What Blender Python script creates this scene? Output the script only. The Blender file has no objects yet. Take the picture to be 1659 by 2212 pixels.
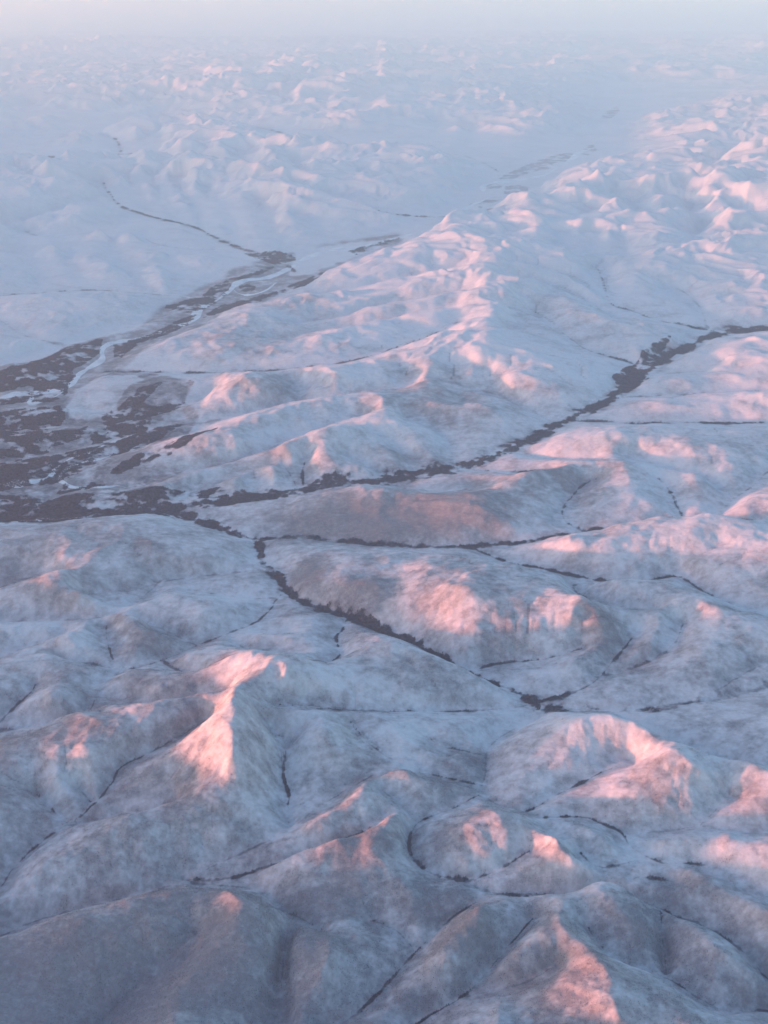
import bpy, math, numpy as np, time
T0 = time.time()
C = bpy.context.scene.collection
SC = bpy.context.scene
rad = math.radians

# ------------------------------------------------------------------ camera
ALT = 10500.0                      # flying height above the river plain, metres
VF = rad(42.0)                     # vertical field of view
PITCH = math.atan((1106 + 45) / 1106 * math.tan(VF / 2))   # horizon just above the frame
cd = bpy.data.cameras.new('window_seat_camera'); cam = bpy.data.objects.new('window_seat_camera', cd)
C.objects.link(cam); SC.camera = cam
cd.sensor_fit = 'VERTICAL'; cd.angle = VF
cd.clip_start = 10; cd.clip_end = 2000000
cam.location = (0, 0, ALT); cam.rotation_euler = (math.pi / 2 - PITCH, 0, 0)

# ------------------------------------------------------------------ sky and sun
SUN_EL, SUN_AZ = 2.4, -104.0       # low sun from the left, slightly behind the viewer
w = bpy.data.worlds.new("World"); SC.world = w; w.use_nodes = True
nt = w.node_tree
sky = nt.nodes.new('ShaderNodeTexSky'); sky.sky_type = 'NISHITA'; sky.sun_disc = False
sky.sun_elevation = rad(SUN_EL); sky.sun_rotation = rad(SUN_AZ % 360)
sky.altitude = 0; sky.air_density = 0.95; sky.dust_density = 0.6; sky.ozone_density = 2.1
nt.links.new(sky.outputs[0], nt.nodes['Background'].inputs[0])
nt.nodes['Background'].inputs[1].default_value = 0.15
ld = bpy.data.lights.new('low_sun', 'SUN'); sun = bpy.data.objects.new('low_sun', ld); C.objects.link(sun)
ld.energy = 2.1; ld.angle = rad(1.8); ld.color = (1.0, 0.30, 0.21)
sun.rotation_euler = (rad(90 - SUN_EL), 0, rad(-SUN_AZ) + math.pi)
sun.location = (0, 0, ALT)
VS = SC.view_settings
VS.view_transform = 'Standard'; VS.look = 'None'; VS.gamma = 1; VS.exposure = 2.74
SC.render.engine = 'CYCLES'
SC.cycles.volume_bounces = 3; SC.cycles.max_bounces = 6; SC.cycles.diffuse_bounces = 3

# ------------------------------------------------------------------ tracing helpers
KM = 1000.0
A = ALT / KM
TV = math.tan(VF / 2); TH = TV * 0.75
cp, sp = math.cos(PITCH), math.sin(PITCH)
def ground(u, v, z):
    """point of the place (km) seen at photo position u,v (1659 x 2212) when it lies z km high"""
    a = (u - 829.5) / 829.5 * TH; b = (1106 - v) / 1106 * TV
    dy = cp + b * sp; dz = -sp + b * cp
    t = (z - A) / dz
    return a * t, dy * t

R0, R1 = 7.6, 330.0                # ground modelled from 7.6 km to 330 km out
TH0, TH1 = rad(-31), rad(25)
# fans: rows are rings of constant distance spaced by ratio, columns are bearings: square cells everywhere
def rings(dth):
    nc = int(round((TH1 - TH0) / dth)) + 1; nr = int(round(math.log(R1 / R0) / dth)) + 1
    return nr, nc
DG = rad(0.1)
NR, NC = rings(DG)

# ------------------------------------------------------------------ the lie of the land
# valleys: (points u,v ; height at first point ; at last ; half width of dark woods in photo px ; strength ; flat floor px)
P = lambda s: [tuple(float(q) for q in p.split(',')) for p in s.split()]
VAL = [
 ("700,640 780,622 860,605 930,590 980,580", 0.1, 0.68, 3, .12, 0),
 ("650,700 730,688 800,664 870,648 940,638 1000,628", 0.1, 0.72, 3, .12, 0),
 ("600,735 680,722 760,706 830,690 900,674 960,664", 0.1, 0.66, 3, .12, 0),
 ("1345,690 1300,668 1240,635 1190,612 1140,600", 0.3, 0.8, 3, .12, 0),
 ("1300,640 1240,600 1180,580 1130,565", 0.4, 0.85, 3, .12, 0),
 ("1120,720 1130,690 1110,665", 0.45, 0.7, 3, .12, 0),
 ("330,458 305,425 287,398 278,372", 0.2, 0.7, 3, .12, 0),
 ("400,487 365,445 345,410 328,376", 0.18, 0.65, 3, .12, 0),
 ("440,492 430,450 395,412 382,384", 0.16, 0.65, 3, .12, 0),
 ("520,530 500,470 470,440 448,400", 0.12, 0.6, 3, .12, 0),
 ("620,548 600,500 582,470 562,430", 0.1, 0.55, 3, .12, 0),
 ("740,520 690,490 650,460", 0.1, 0.5, 3, .12, 0),
 ("-40,500 60,482 120,468 180,440 230,428", 0.2, 0.45, 3, .12, 0),
 ("200,628 160,580 150,540 130,505", 0.2, 0.42, 3, .12, 0),
 ("330,630 270,580 250,535 240,500 255,465", 0.15, 0.45, 3, .12, 0),
 ("90,625 92,580 60,540 42,505", 0.2, 0.42, 3, .12, 0),
 ("380,640 400,600 380,560 350,520", 0.1, 0.4, 3, .12, 0),
 ("1290,550 1286,520 1278,500", 0.35, 0.68, 3, .12, 0),
 ("1220,555 1216,525 1212,500", 0.35, 0.65, 3, .12, 0),
 ("1352,560 1346,530 1340,508", 0.35, 0.65, 3, .12, 0),
 ("1090,530 1098,512 1100,498", 0.45, 0.7, 3, .12, 0),
 ("1500,520 1520,500 1530,480", 0.3, 0.6, 3, .12, 0),
 ("1620,500 1605,470 1600,450", 0.3, 0.6, 3, .12, 0),
 ("1390,482 1370,455 1365,440", 0.2, 0.55, 3, .12, 0),
 ("1250,482 1265,470 1290,450", 0.2, 0.5, 3, .12, 0),
 ("100,338 92,305 82,280", 0.3, 0.65, 3, .12, 0),
 ("225,335 200,305 212,282", 0.3, 0.65, 3, .12, 0),
 ("330,335 332,305 326,285", 0.3, 0.65, 3, .12, 0),
 ("450,365 442,345 432,332", 0.35, 0.6, 3, .12, 0),
 ("560,385 542,355 522,332", 0.35, 0.6, 3, .12, 0),
 ("665,372 640,358 635,345", 0.35, 0.6, 3, .12, 0),
 ("60,232 62,245 50,260", 0.7, 0.9, 3, .12, 0),
 ("150,300 140,270 150,240", 0.5, 0.8, 3, .12, 0),
 ("870,330 940,300 960,262", 0.25, 0.5, 3, .12, 0),
 ("1010,332 1030,300 1015,265", 0.25, 0.5, 3, .12, 0),
 ("400,1080 450,1050 520,1020 590,1002", 0.02, 0.22, 3, .12, 0),
 ("830,1030 780,1000 750,985", 0.05, 0.25, 3, .12, 0),
 ("900,1020 880,985 860,965", 0.06, 0.2, 3, .12, 0),
 ("990,1000 960,940 900,905", 0.08, 0.3, 3, .12, 0),
 ("870,840 880,815 880,800", 0.3, 0.5, 3, .12, 0),
 ("1000,870 985,820 985,790", 0.3, 0.55, 3, .12, 0),
 ("1080,850 1062,820 1050,795", 0.25, 0.55, 3, .12, 0),
 ("960,725 900,705 860,700", 0.5, 0.5, 3, .12, 0),
 ("-60,870 0,855 60,860 130,850 165,810 225,775 250,750 370,720 430,690 490,645 560,620 660,580 760,540 860,510 930,485 1000,465 1060,430 1090,390 1180,355 1275,320 1330,240 1345,215 1360,190", 0.0, .22, 26, 0.0, 34),
 ("-80,1128 0,1125 150,1118 300,1106 430,1086 560,1070 700,1050 830,1035 900,1025 1000,1010 1080,980 1160,945 1200,918 1260,890 1340,848 1420,782 1480,752 1540,722 1659,710 1720,706", 0.0, .25, 15, 1.0, 14),
 ("400,1118 520,1155 568,1175 560,1215 610,1250 625,1290 700,1320 780,1345 860,1375 930,1410 1000,1450 1080,1480 1150,1512 1165,1530", 0.0, .12, 13, 1.0, 8),
 ("1165,1530 1250,1537 1350,1540 1450,1527 1600,1500 1659,1485 1720,1470", 0.12, .2, 9, .62, 7),
 ("570,1165 660,1160 780,1175 830,1180 1020,1181 1130,1171 1240,1156 1270,1148 1430,1126 1545,1121 1659,1128 1720,1130", 0.02, .25, 8, 1.0, 5),
 ("1020,1181 1060,1206 1130,1221 1205,1236 1280,1253 1330,1258 1405,1253 1460,1243 1485,1256 1530,1286 1610,1316 1659,1328 1720,1340", .06, .22, 5, .9, 3),
 ("1280,1253 1242,1262 1240,1272 1255,1291 1295,1316 1355,1321 1420,1323", .10, .25, 5, .8, 2),
 ("1258,1147 1225,1131 1214,1105 1230,1078 1250,1053 1285,1035", .12, .28, 6, .8, 2),
 ("1475,1124 1470,1103 1445,1053 1420,1033", .18, .33, 6, .8, 2),
 ("1205,912 1255,909 1330,912 1395,917 1480,914 1555,915 1659,914 1720,913", .1, .24, 5, .9, 3),
 ("1330,860 1405,855 1480,853 1555,848 1659,845 1720,845", .14, .3, 4, .6, 2),
 ("1395,812 1455,805 1520,802", .16, .28, 4, .5, 2),
 ("1380,800 1374,788 1320,773 1265,755 1240,738 1190,698 1155,673", .15, .5, 4, .7, 2),
 ("1545,718 1480,703 1405,688 1360,670 1320,658 1313,641 1300,610 1290,583", .22, .5, 5, .8, 2),
 ("1405,688 1440,680 1475,668", .3, .42, 3, .4, 1),
 ("1530,708 1515,668 1480,628 1450,618", .24, .42, 5, .5, 1),
 ("225,803 350,804 460,806 560,803 650,795 750,783 830,760 930,725 990,695", .02, .55, 4, .75, 3),
 ("400,918 500,903 600,876 645,868 725,862 790,852 850,842", .02, .3, 5, .5, 2),
 ("645,868 650,840 640,820", .12, .3, 3, .6, 0),
 ("280,1053 350,1028 450,1010 550,985 625,948 700,923 780,897", .01, .32, 4, .45, 2),
 ("655,1052 652,1018 665,985", .05, .25, 4, .8, 0),
 ("640,1052 632,1030 610,1003", .05, .22, 4, .7, 0),
 ("560,1068 555,1035 545,1010", .04, .18, 4, .6, 0),
 ("1195,912 1180,903 1130,873 1045,843 955,823", .1, .4, 6, .35, 1),
 ("1050,990 1115,973 1180,993 1280,995", .09, .25, 4, .5, 1),
 ("1000,1012 1060,1018 1130,1020 1180,1015", .08, .25, 5, .8, 0),
 ("830,1040 880,1060 980,1063 1010,1055", .06, .22, 5, .6, 1),
 ("1545,1115 1580,1080 1620,1055 1659,1020 1700,990", .2, .3, 4, .6, 1),
 ("1580,1070 1530,1033 1405,1003 1370,985", .2, .32, 4, .4, 1),
 ("1155,1518 1220,1503 1270,1483 1295,1463 1320,1433 1350,1398 1380,1363", .1, .3, 7, .8, 1),
 ("1290,1465 1350,1448 1400,1432 1435,1412 1465,1383 1478,1345", .14, .34, 7, .6, 1),
 ("1020,1455 1030,1443 1105,1430 1165,1425 1210,1416 1260,1400", .08, .28, 4, .8, 1),
 ("1155,1530 1250,1534 1330,1540 1460,1530 1530,1501 1615,1451 1659,1431", .1, .3, 5, .5, 2),
 ("1340,1542 1385,1578 1420,1598 1500,1620 1560,1640 1659,1655 1720,1660", .14, .3, 4, .4, 2),
 ("1152,1520 1150,1556 1080,1591 1048,1626 1050,1674 1040,1700 1050,1727 1095,1745 1140,1754 1175,1769 1180,1789 1215,1809", .1, .36, 4, .45, 2),
 ("1140,1754 1180,1729 1230,1704 1310,1664 1350,1645", .26, .42, 3.5, .9, 0),
 ("1175,1766 1225,1764 1265,1764 1305,1782 1350,1804 1360,1829 1390,1849 1425,1864 1505,1864 1545,1879 1590,1894 1640,1930 1700,1960", .3, .22, 4, .8, 2),
 ("1350,1804 1430,1796 1525,1784 1580,1794 1659,1794 1720,1794", .27, .34, 3.5, .4, 1),
 ("1515,1784 1545,1750 1575,1724", .31, .42, 3.5, .7, 0),
 ("1015,1904 955,1896 915,1881 885,1849 880,1809 900,1779 930,1764 980,1747 1035,1715", .16, .30, 7, .9, 3),
 ("1015,1904 1080,1879 1125,1849 1140,1840", .17, .35, 5, .9, 0),
 ("1010,1904 1055,1929 1130,1936 1230,1934 1305,1927 1360,1932 1430,1970 1480,1985 1530,2004 1595,2049 1625,2079 1659,2114 1720,2160", .16, .08, 7, .75, 3),
 ("1450,1904 1395,1894 1370,1892", .2, .26, 5, .7, 0),
 ("1255,1840 1268,1858 1295,1874 1360,1864 1390,1849", .32, .25, 4, .7, 1),
 ("700,2230 745,2210 780,2184 830,2132 895,2059 925,2029 980,1979 1045,1939", .0, .2, 5, .7, 1),
 ("880,2230 910,2206 945,2184 1010,2150 1070,2079 1115,2024 1150,1984", .0, .3, 5, .9, 1),
 ("1010,2152 1110,2129 1160,2112 1200,2084", .07, .32, 4, .5, 0),
 ("1720,2190 1659,2184 1585,2187 1540,2174 1480,2139 1440,2109 1330,2074 1290,2035 1270,2000", .02, .32, 4, .7, 1),
 ("1440,2109 1435,2049 1430,1979 1420,1949", .08, .25, 4, .6, 0),
 ("895,2056 855,2009 830,1999 800,1985", .08, .2, 4, .7, 0),
 ("-60,2050 0,2024 75,1989 200,1959 280,1939 370,1914 400,1899 460,1869 530,1839 585,1814 625,1794 665,1759 700,1734 740,1712 790,1684 840,1655 880,1640", .0, .42, 4, .55, 1),
 ("625,1792 620,1759 625,1714 610,1679 615,1646 610,1606 600,1581", .18, .55, 6, .9, 0),
 ("615,1630 632,1600 640,1585", .3, .5, 4, .6, 0), ("607,1600 590,1580 588,1572", .4, .55, 4, .6, 0),
 ("-40,1960 0,1924 25,1879 75,1829 145,1780 190,1749 240,1699 258,1655 300,1640 370,1601 430,1565", .02, .5, 4, .8, 1),
 ("145,1779 120,1759 95,1729 80,1715", .12, .25, 5, .8, 0),
 ("195,1736 180,1715 168,1700", .17, .3, 4, .7, 0),
 ("150,1782 225,1767 310,1752 375,1730", .12, .3, 4, .4, 0),
 ("395,1904 490,1899 600,1869 675,1834 780,1804 815,1775 825,1755", .08, .38, 6, .8, 1),
 ("400,1906 440,1912 490,1912 570,1924 600,1959 640,1979 700,2010", .08, .2, 6, .7, 1),
 ("600,1291 540,1293 450,1281 425,1275", .06, .16, 3.5, .6, 1),
 ("570,1230 550,1231 450,1243 350,1256 280,1280 240,1275", .04, .2, 4, .5, 1),
 ("350,1256 300,1295 285,1316 240,1298 200,1281", .1, .28, 4, .5, 0),
 ("612,1285 595,1295 580,1321 555,1346 525,1356 495,1368 450,1386 400,1406 350,1428 275,1449 240,1421 228,1386 228,1356", .05, .3, 4.5, .75, 1),
 ("425,1393 360,1366 325,1346 300,1335", .12, .25, 3.5, .5, 0),
 ("275,1446 175,1431 115,1424", .18, .28, 4, .6, 0),
 ("350,1426 370,1446 410,1456 430,1460", .16, .24, 4, .6, 0),
 ("275,1449 215,1472 205,1485 215,1500", .18, .28, 4, .5, 0),
 ("555,1356 580,1362 620,1360", .1, .14, 4, .5, 0),
 ("765,1340 750,1331 740,1361 722,1376 730,1401 737,1421 700,1436", .06, .25, 6, .9, 1),
 ("495,1372 530,1405 590,1408 640,1416", .1, .22, 3, .5, 1),
 ("215,1500 250,1521 350,1516 425,1506 480,1497", .24, .5, 3, .5, 0),
 ("-60,1440 0,1421 50,1401 110,1386 140,1370", .1, .3, 5, .5, 0),
 ("-60,1610 0,1561 30,1531 65,1496 75,1480", .1, .3, 5, .7, 0),
 ("-60,1590 0,1578 75,1571 165,1556 200,1530 205,1510", .1, .28, 4, .6, 0),
 ("-60,1285 0,1268 75,1246 125,1241", .05, .3, 5, .5, 0),
 ("-50,1345 90,1341 150,1338 210,1336 250,1330", .1, .28, 4, .5, 0),
 ("1150,1522 1105,1530 980,1539 830,1537 725,1532 650,1527 600,1522", .1, .6, 4, .65, 0),
 ("1042,1695 940,1676 860,1650 810,1621 780,1591 755,1560", .24, .5, 3.5, .7, 0),
 ("1046,1628 995,1621 950,1611 932,1593", .22, .36, 3.5, .7, 0),
 ("905,1775 880,1749 845,1720 825,1705", .26, .42, 5, .7, 0),
 ("-60,660 0,693 50,728 150,745 210,738 300,725", .2, .04, 4, .5, 1),
 ("-40,640 100,632 190,625 300,633 400,641 430,650", .3, .05, 4, .6, 1),
 ("190,623 100,613 65,578 60,560", .16, .3, 4, .3, 0),
 ("640,590 600,558 540,545 480,520 425,492 350,475 300,462 260,445 235,415 225,395", .08, .4, 7, .9, 2),
 ("-60,340 0,340 100,342 200,338 260,332 315,334 360,345", .15, .3, 6, .8, 3),
 ("260,332 258,312 250,300 235,296", .2, .3, 5, .8, 0),
 ("140,362 200,345 240,338", .25, .2, 4, .6, 0),
 ("480,265 575,278 620,292 650,318 750,325 830,329 900,336 1000,330 1080,370", .28, .2, 6, .6, 3),
 ("345,245 370,258", .3, .35, 4, .6, 0),
 ("1000,466 905,468 830,460 790,450 735,440 690,425", .14, .4, 4, .8, 1),
 ("990,472 1060,479 1150,483 1230,484 1355,487 1430,484 1495,482 1600,480 1720,478", .14, .28, 5, .85, 2),
 ("1485,483 1485,470 1492,455 1500,440", .22, .4, 5, .5, 0),
 ("60,500 85,512 160,510 200,500", .2, .35, 5, .4, 0),
 ("480,540 370,537 325,525 300,500", .12, .35, 4, .4, 0),
 ("150,870 250,900 420,872 460,850", .0, .05, 3, .2, 0),
 ("0,1000 200,960 400,905", .0, .02, 4, .3, 2),
 ("0,1060 110,1050 150,1015 300,960 430,935", .0, .03, 5, .1, 2),
 ("100,1085 150,1050 250,1040", .0, .01, 3, .2, 0),
 ("-80,940 0,930 120,920 300,900", .0, .01, 3, .2, 2),
 ("930,475 1000,440 1040,400 1100,365 1200,330 1280,290 1330,240 1340,200", .1, .2, 6, 0.0, 26),
 ("1095,445 1180,388 1260,352 1310,325 1360,280", .12, .2, 6, 0.0, 20),
 ("640,560 700,535 800,515 900,490", .06, .1, 6, 0.0, 22), ("560,655 700,588 800,554 880,528", .05, .1, 6, 0.0, 12),
 ("-60,800 60,775 220,722 330,690 380,650 480,600", .02, .05, 6, 0.0, 16), ("1000,330 1080,335 1180,320 1230,300", .2, .22, 6, 0.0, 20),
 ("600,2260 600,2150 612,2080 618,2020 640,1985", .0, .24, 4, .5, 0), ("180,2260 250,2190 330,2110 390,2060 420,2010", .05, .36, 4, .2, 0),
 ("1300,330 1340,336 1400,338 1480,345", .2, .3, 5, .3, 1),
 ("1340,400 1400,402 1480,398", .3, .35, 5, .3, 0),
 ("1720,340 1659,335 1590,320", .3, .35, 6, .4, 0),
]
# crests: "u,v,height ..." (km above the plain)
RID = [
 "478,1446,.62 500,1430,.66 560,1415,.86 605,1420,1.02 622,1434,1.04",
 "622,1434,1.04 575,1445,.94 525,1453,.9 500,1470,.96 497,1492,1.04 517,1518,1.22 500,1560,1.06 507,1600,.98 500,1650,.78 480,1690,.5",
 "515,1518,1.15 470,1545,.88 430,1590,.7 400,1640,.54 420,1690,.46",
 "500,1480,.84 470,1490,.78 420,1488,.68 345,1483,.55 300,1490,.4",
 "498,1500,.86 440,1525,.7 400,1538,.66 355,1550,.62 310,1553,.72 240,1595,.68 180,1635,.62 130,1660,.56 75,1690,.52 30,1712,.4 0,1738,.4 -60,1770,.4",
 "130,1660,.46 150,1690,.3", "75,1690,.44 60,1750,.25",
 "517,1518,1.0 560,1550,.74 590,1562,.62", "560,1540,.8 640,1560,.7 700,1580,.64 715,1600,.6 712,1640,.46 690,1690,.32",
 "618,1432,.72 690,1442,.5 745,1425,.45 800,1400,.55 835,1394,.58 880,1404,.52 920,1422,.44 980,1450,.32 1050,1490,.18",
 "865,1655,.6 840,1655,.62 800,1672,.6 770,1700,.5", "840,1655,.62 930,1662,.45 1000,1690,.36",
 "870,1720,.4 800,1725,.5 750,1745,.5 700,1775,.42 660,1800,.3", "835,1760,.48 810,1790,.44 740,1825,.42 660,1850,.32 560,1880,.22","870,1760,.44 850,1800,.44 860,1850,.36 800,1880,.3 700,1900,.22",
 "1170,1610,.34 1210,1590,.46 1260,1566,.58 1310,1552,.66 1345,1558,.66 1400,1588,.66 1450,1630,.68 1500,1668,.64 1560,1680,.54 1590,1652,.54 1625,1660,.56 1605,1700,.45 1660,1680,.5 1720,1680,.5",
 "1450,1630,.68 1400,1680,.5 1420,1730,.4",
 "1062,1745,.46 1085,1770,.5 1102,1792,.54 1090,1825,.5 1050,1858,.44 1010,1880,.3", "1085,1770,.5 1040,1785,.46 1000,1820,.34",
 "1102,1792,.54 1150,1812,.46 1188,1801,.56 1215,1828,.56 1240,1860,.5 1265,1888,.5 1310,1900,.38 1360,1908,.34",
 "1250,1810,.4 1310,1830,.38 1345,1850,.3","1500,1880,.34 1480,1890,.3",
 "1440,1720,.42 1500,1740,.42", "1400,1840,.34 1500,1830,.34 1600,1840,.36 1700,1850,.36",
 "1045,1962,.46 1040,1995,.52 1015,2030,.52 975,2065,.46 935,2100,.34 910,2130,.2",
 "1185,1960,.36 1212,1995,.46 1235,2040,.52 1270,2080,.52 1310,2130,.48 1335,2220,.44", "1235,2040,.5 1160,2050,.42 1100,2085,.3", "1270,2080,.5 1220,2130,.4 1180,2180,.3",
 "1292,1955,.4 1330,1985,.34 1400,2040,.24 1420,2080,.16","1480,2010,.24 1530,2060,.3 1620,2120,.22",
 "1580,1930,.28 1650,1990,.3 1720,2030,.3",
 "-40,2080,.26 60,2035,.34 140,2000,.38 250,1975,.42 330,1950,.44 385,1940,.46 430,1955,.42 500,1952,.5 555,1962,.56 590,1985,.54 580,2030,.44 560,2090,.38 520,2150,.28",
 "430,1955,.55 380,2020,.42 340,2090,.3", "200,2000,.45 120,2080,.32 60,2180,.2",
 "720,2040,.3 705,2100,.34 690,2160,.22", "640,2000,.2 640,2060,.3",
 "420,1690,.48 375,1738,.44 320,1760,.4 250,1800,.4 150,1860,.3 60,1920,.2", "480,1690,.5 470,1760,.4 540,1800,.26", "375,1738,.44 420,1800,.3 440,1840,.2",
 "210,1695,.35 150,1720,.28",
 "105,1500,.5 150,1518,.62 190,1545,.68 180,1575,.56", "190,1545,.54 230,1552,.5 275,1552,.52",
 "160,1362,.52 150,1375,.58 118,1405,.5 70,1425,.38", "150,1425,.35 125,1450,.36",
 "60,1350,.5 40,1355,.5 10,1380,.42 -40,1400,.4", "10,1480,.34 -40,1500,.35", "90,1355,.4 105,1362,.4",
 "120,1205,.8 140,1235,.76 162,1250,.72 178,1275,.62 155,1290,.5 60,1290,.4 20,1280,.3", "170,1275,.5 200,1310,.46 235,1325,.48 290,1324,.5 330,1350,.36",
 "50,1192,.42 0,1190,.42 -60,1190,.4", "150,1190,.5 120,1205,.66", "20,1630,.35 90,1590,.4 120,1575,.36", "-50,1650,.4 20,1630,.35",
 "165,1172,.26 200,1150,.38 245,1137,.46 290,1140,.4 350,1155,.28 440,1180,.12",
 "170,1250,.4 210,1225,.34 260,1210,.38 330,1203,.36 420,1210,.26 500,1222,.12",
 "310,1312,.3 370,1291,.33 440,1300,.3 500,1312,.2", "430,1340,.28 455,1317,.33 480,1340,.26",
 "240,1342,.42 300,1365,.42 350,1378,.4 395,1395,.24", "230,1480,.36 300,1460,.34 370,1475,.3", "380,1430,.3 460,1412,.32 480,1440,.36",
 "550,1385,.22 620,1385,.22 690,1400,.2", "620,1345,.14 680,1370,.18",
 "800,1262,.18 850,1276,.24 890,1278,.3 940,1282,.4 985,1280,.62 1018,1279,.62 1012,1296,.56 985,1330,.42 960,1370,.28 1000,1410,.2",
 "1018,1279,.6 1060,1258,.46 1100,1240,.4 1150,1232,.3", "660,1230,.14 690,1255,.24 720,1275,.3 770,1270,.34 810,1268,.36", "925,1232,.3 932,1245,.4 945,1262,.3",
 "1150,1320,.40 1165,1300,.46 1195,1287,.56 1235,1298,.62 1275,1311,.66 1308,1328,.64 1270,1338,.58 1225,1342,.5 1170,1338,.42", "1195,1287,.56 1190,1262,.42 1200,1245,.3",
 "1308,1328,.64 1360,1335,.42 1440,1330,.5", "1290,1262,.28 1340,1270,.36 1400,1292,.5 1450,1290,.56 1500,1300,.55 1560,1330,.46 1620,1370,.42 1720,1420,.4",
 "1440,1320,.48 1480,1325,.46 1520,1360,.42 1540,1400,.4 1500,1440,.3 1430,1470,.22", "1405,1440,.2 1400,1400,.34 1420,1372,.4 1450,1335,.44",
 "1060,1400,.28 1120,1385,.3 1190,1375,.34 1270,1360,.36 1340,1350,.36", "1190,1470,.16 1240,1440,.24 1290,1400,.32", "1610,1500,.2 1660,1470,.3", "1180,1540,.18 1240,1555,.22",
 "1240,1165,.3 1270,1155,.32 1330,1145,.38 1420,1124,.44 1490,1118,.5 1515,1118,.54 1520,1140,.5 1495,1165,.48 1450,1180,.42 1390,1215,.26", "1515,1118,.62 1590,1130,.52 1640,1140,.5 1720,1140,.5",
 "1180,1172,.3 1230,1176,.42 1280,1188,.4 1320,1215,.24", "1540,1200,.3 1600,1180,.4 1690,1210,.4", "1560,1290,.24 1640,1290,.26",
 "600,1115,.06 700,1085,.22 790,1068,.32 880,1065,.4 960,1078,.46 1015,1072,.52 1060,1058,.4 1120,1042,.44 1150,1030,.5", "1015,1072,.52 1040,1110,.36 1080,1140,.24", "880,1065,.4 920,1110,.24 930,1140,.14", "1150,1030,.5 1200,1012,.42 1270,1002,.44 1330,1015,.46 1350,1030,.4", "790,1068,.32 760,1110,.16",
 "1130,985,.16 1180,968,.3 1230,962,.42 1280,950,.5 1300,938,.58 1335,934,.62 1365,948,.56 1395,965,.5 1440,970,.46 1500,976,.42 1570,990,.36",
 "1250,1100,.22 1285,1075,.32 1330,1070,.32 1350,1100,.24", "1400,1090,.3 1380,1060,.36 1350,1030,.4", "1500,1035,.36 1560,1015,.38 1620,1000,.4 1720,990,.42", "1720,1080,.42 1650,1090,.46 1600,1108,.4",
 "860,537,.66 900,528,.78 930,532,.84 965,520,1.0 990,510,1.14 1012,514,1.1 1036,508,1.16 1050,530,1.06 1090,540,1.18 1072,570,1.1 1058,600,1.04 1046,618,1.06 1062,640,.98 1116,638,1.0",
 "1062,640,.98 1085,665,.88 1050,690,.84 1078,722,.84 1040,740,.78 1016,752,.86 1050,773,.78 1085,798,.7 1140,818,.58 1190,840,.42 1220,862,.28",
 "1012,560,1.0 960,558,.88 900,566,.76 830,578,.62 770,592,.46 720,600,.3", "1020,600,1.0 960,612,.86 900,618,.68 830,640,.56 760,662,.42 690,682,.3 640,700,.2",
 "1050,640,.96 960,650,.76 870,664,.66 820,676,.6 760,694,.5 700,712,.34", "1078,722,.84 1020,715,.82 975,718,.74 920,731,.64 870,748,.54 820,765,.4",
 "700,728,.56 720,742,.44 780,735,.36", "700,728,.56 680,748,.4", "940,660,.7 880,690,.6 800,708,.5 720,722,.5",
 "440,700,.22 480,690,.32 530,682,.38 580,695,.38 620,715,.28", "440,770,.2 500,755,.32 560,745,.34 620,742,.3 660,735,.4", 
 "436,836,.44 450,815,.56 484,796,.78 510,810,.7 540,826,.62 575,833,.58 600,820,.5 635,805,.64 655,800,.56 680,795,.6 720,800,.64 735,830,.5 760,850,.4", "575,833,.58 560,860,.34", "484,796,.78 480,850,.4 500,880,.2",
 "735,805,.56 790,818,.52 830,805,.5 860,795,.52 905,782,.64 950,775,.68 1016,752,.86", "905,782,.64 905,815,.56 880,835,.46", "1016,752,.86 1020,800,.56 1045,830,.42", "960,800,.56 950,830,.45",
 "1085,798,.7 1100,840,.46 1150,870,.3",
 "520,930,.28 560,915,.38 605,893,.48 650,885,.48 720,874,.46 800,862,.54 832,864,.56 835,890,.44", "605,893,.48 560,925,.36", "832,864,.56 800,905,.5 770,920,.4 730,935,.4",
 "380,985,.2 430,955,.38 455,938,.48 500,935,.52 512,955,.42 520,980,.28", "455,938,.48 470,980,.3",
 "340,1060,.1 420,1035,.2 500,1012,.32 560,995,.38 610,975,.46 665,947,.54 710,933,.58 748,955,.5 780,985,.36 810,1015,.2", "710,933,.58 760,925,.46", "610,975,.46 590,1020,.26", "540,1000,.36 520,1040,.18", "665,950,.52 700,1000,.3",
 "880,870,.36 930,880,.4 985,868,.46 1040,880,.4 1080,910,.28", "870,950,.3 930,960,.26", "860,900,.4 900,930,.3", "820,990,.2 870,975,.28","1090,900,.3 1130,905,.2",
 "1090,540,1.16 1150,560,.92 1230,556,.82 1320,570,.74 1420,580,.66 1520,585,.6", "1116,638,1.0 1170,650,.72 1240,675,.62 1300,700,.5 1350,735,.3", "1200,600,.75 1260,620,.66 1290,650,.55", "1160,720,.5 1220,770,.36 1280,800,.26",
 "1600,600,.5 1640,578,.66 1700,570,.7", "1560,660,.42 1620,645,.48 1700,640,.5", "1350,610,.55 1420,600,.55", "1600,760,.5 1625,742,.6 1645,733,.68 1700,745,.6", "1540,800,.4 1570,790,.5 1610,780,.56 1660,785,.58 1720,790,.5", "1590,870,.4 1630,858,.52 1700,855,.56", "1390,835,.26 1470,830,.3 1560,825,.3", "1360,885,.22 1440,880,.32 1540,885,.34 1600,890,.3", "1370,780,.3 1400,740,.38 1440,730,.36",
 "1040,500,.6 1062,494,.7 1080,492,.6 1115,486,.9 1118,500,.7 1145,504,.76 1170,500,.74 1200,496,.82 1230,500,.6 1262,489,.82 1290,494,.6 1310,490,.84 1340,500,.6 1380,505,.6 1410,520,.74 1425,518,.8 1450,530,.6 1520,530,.5",
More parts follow.
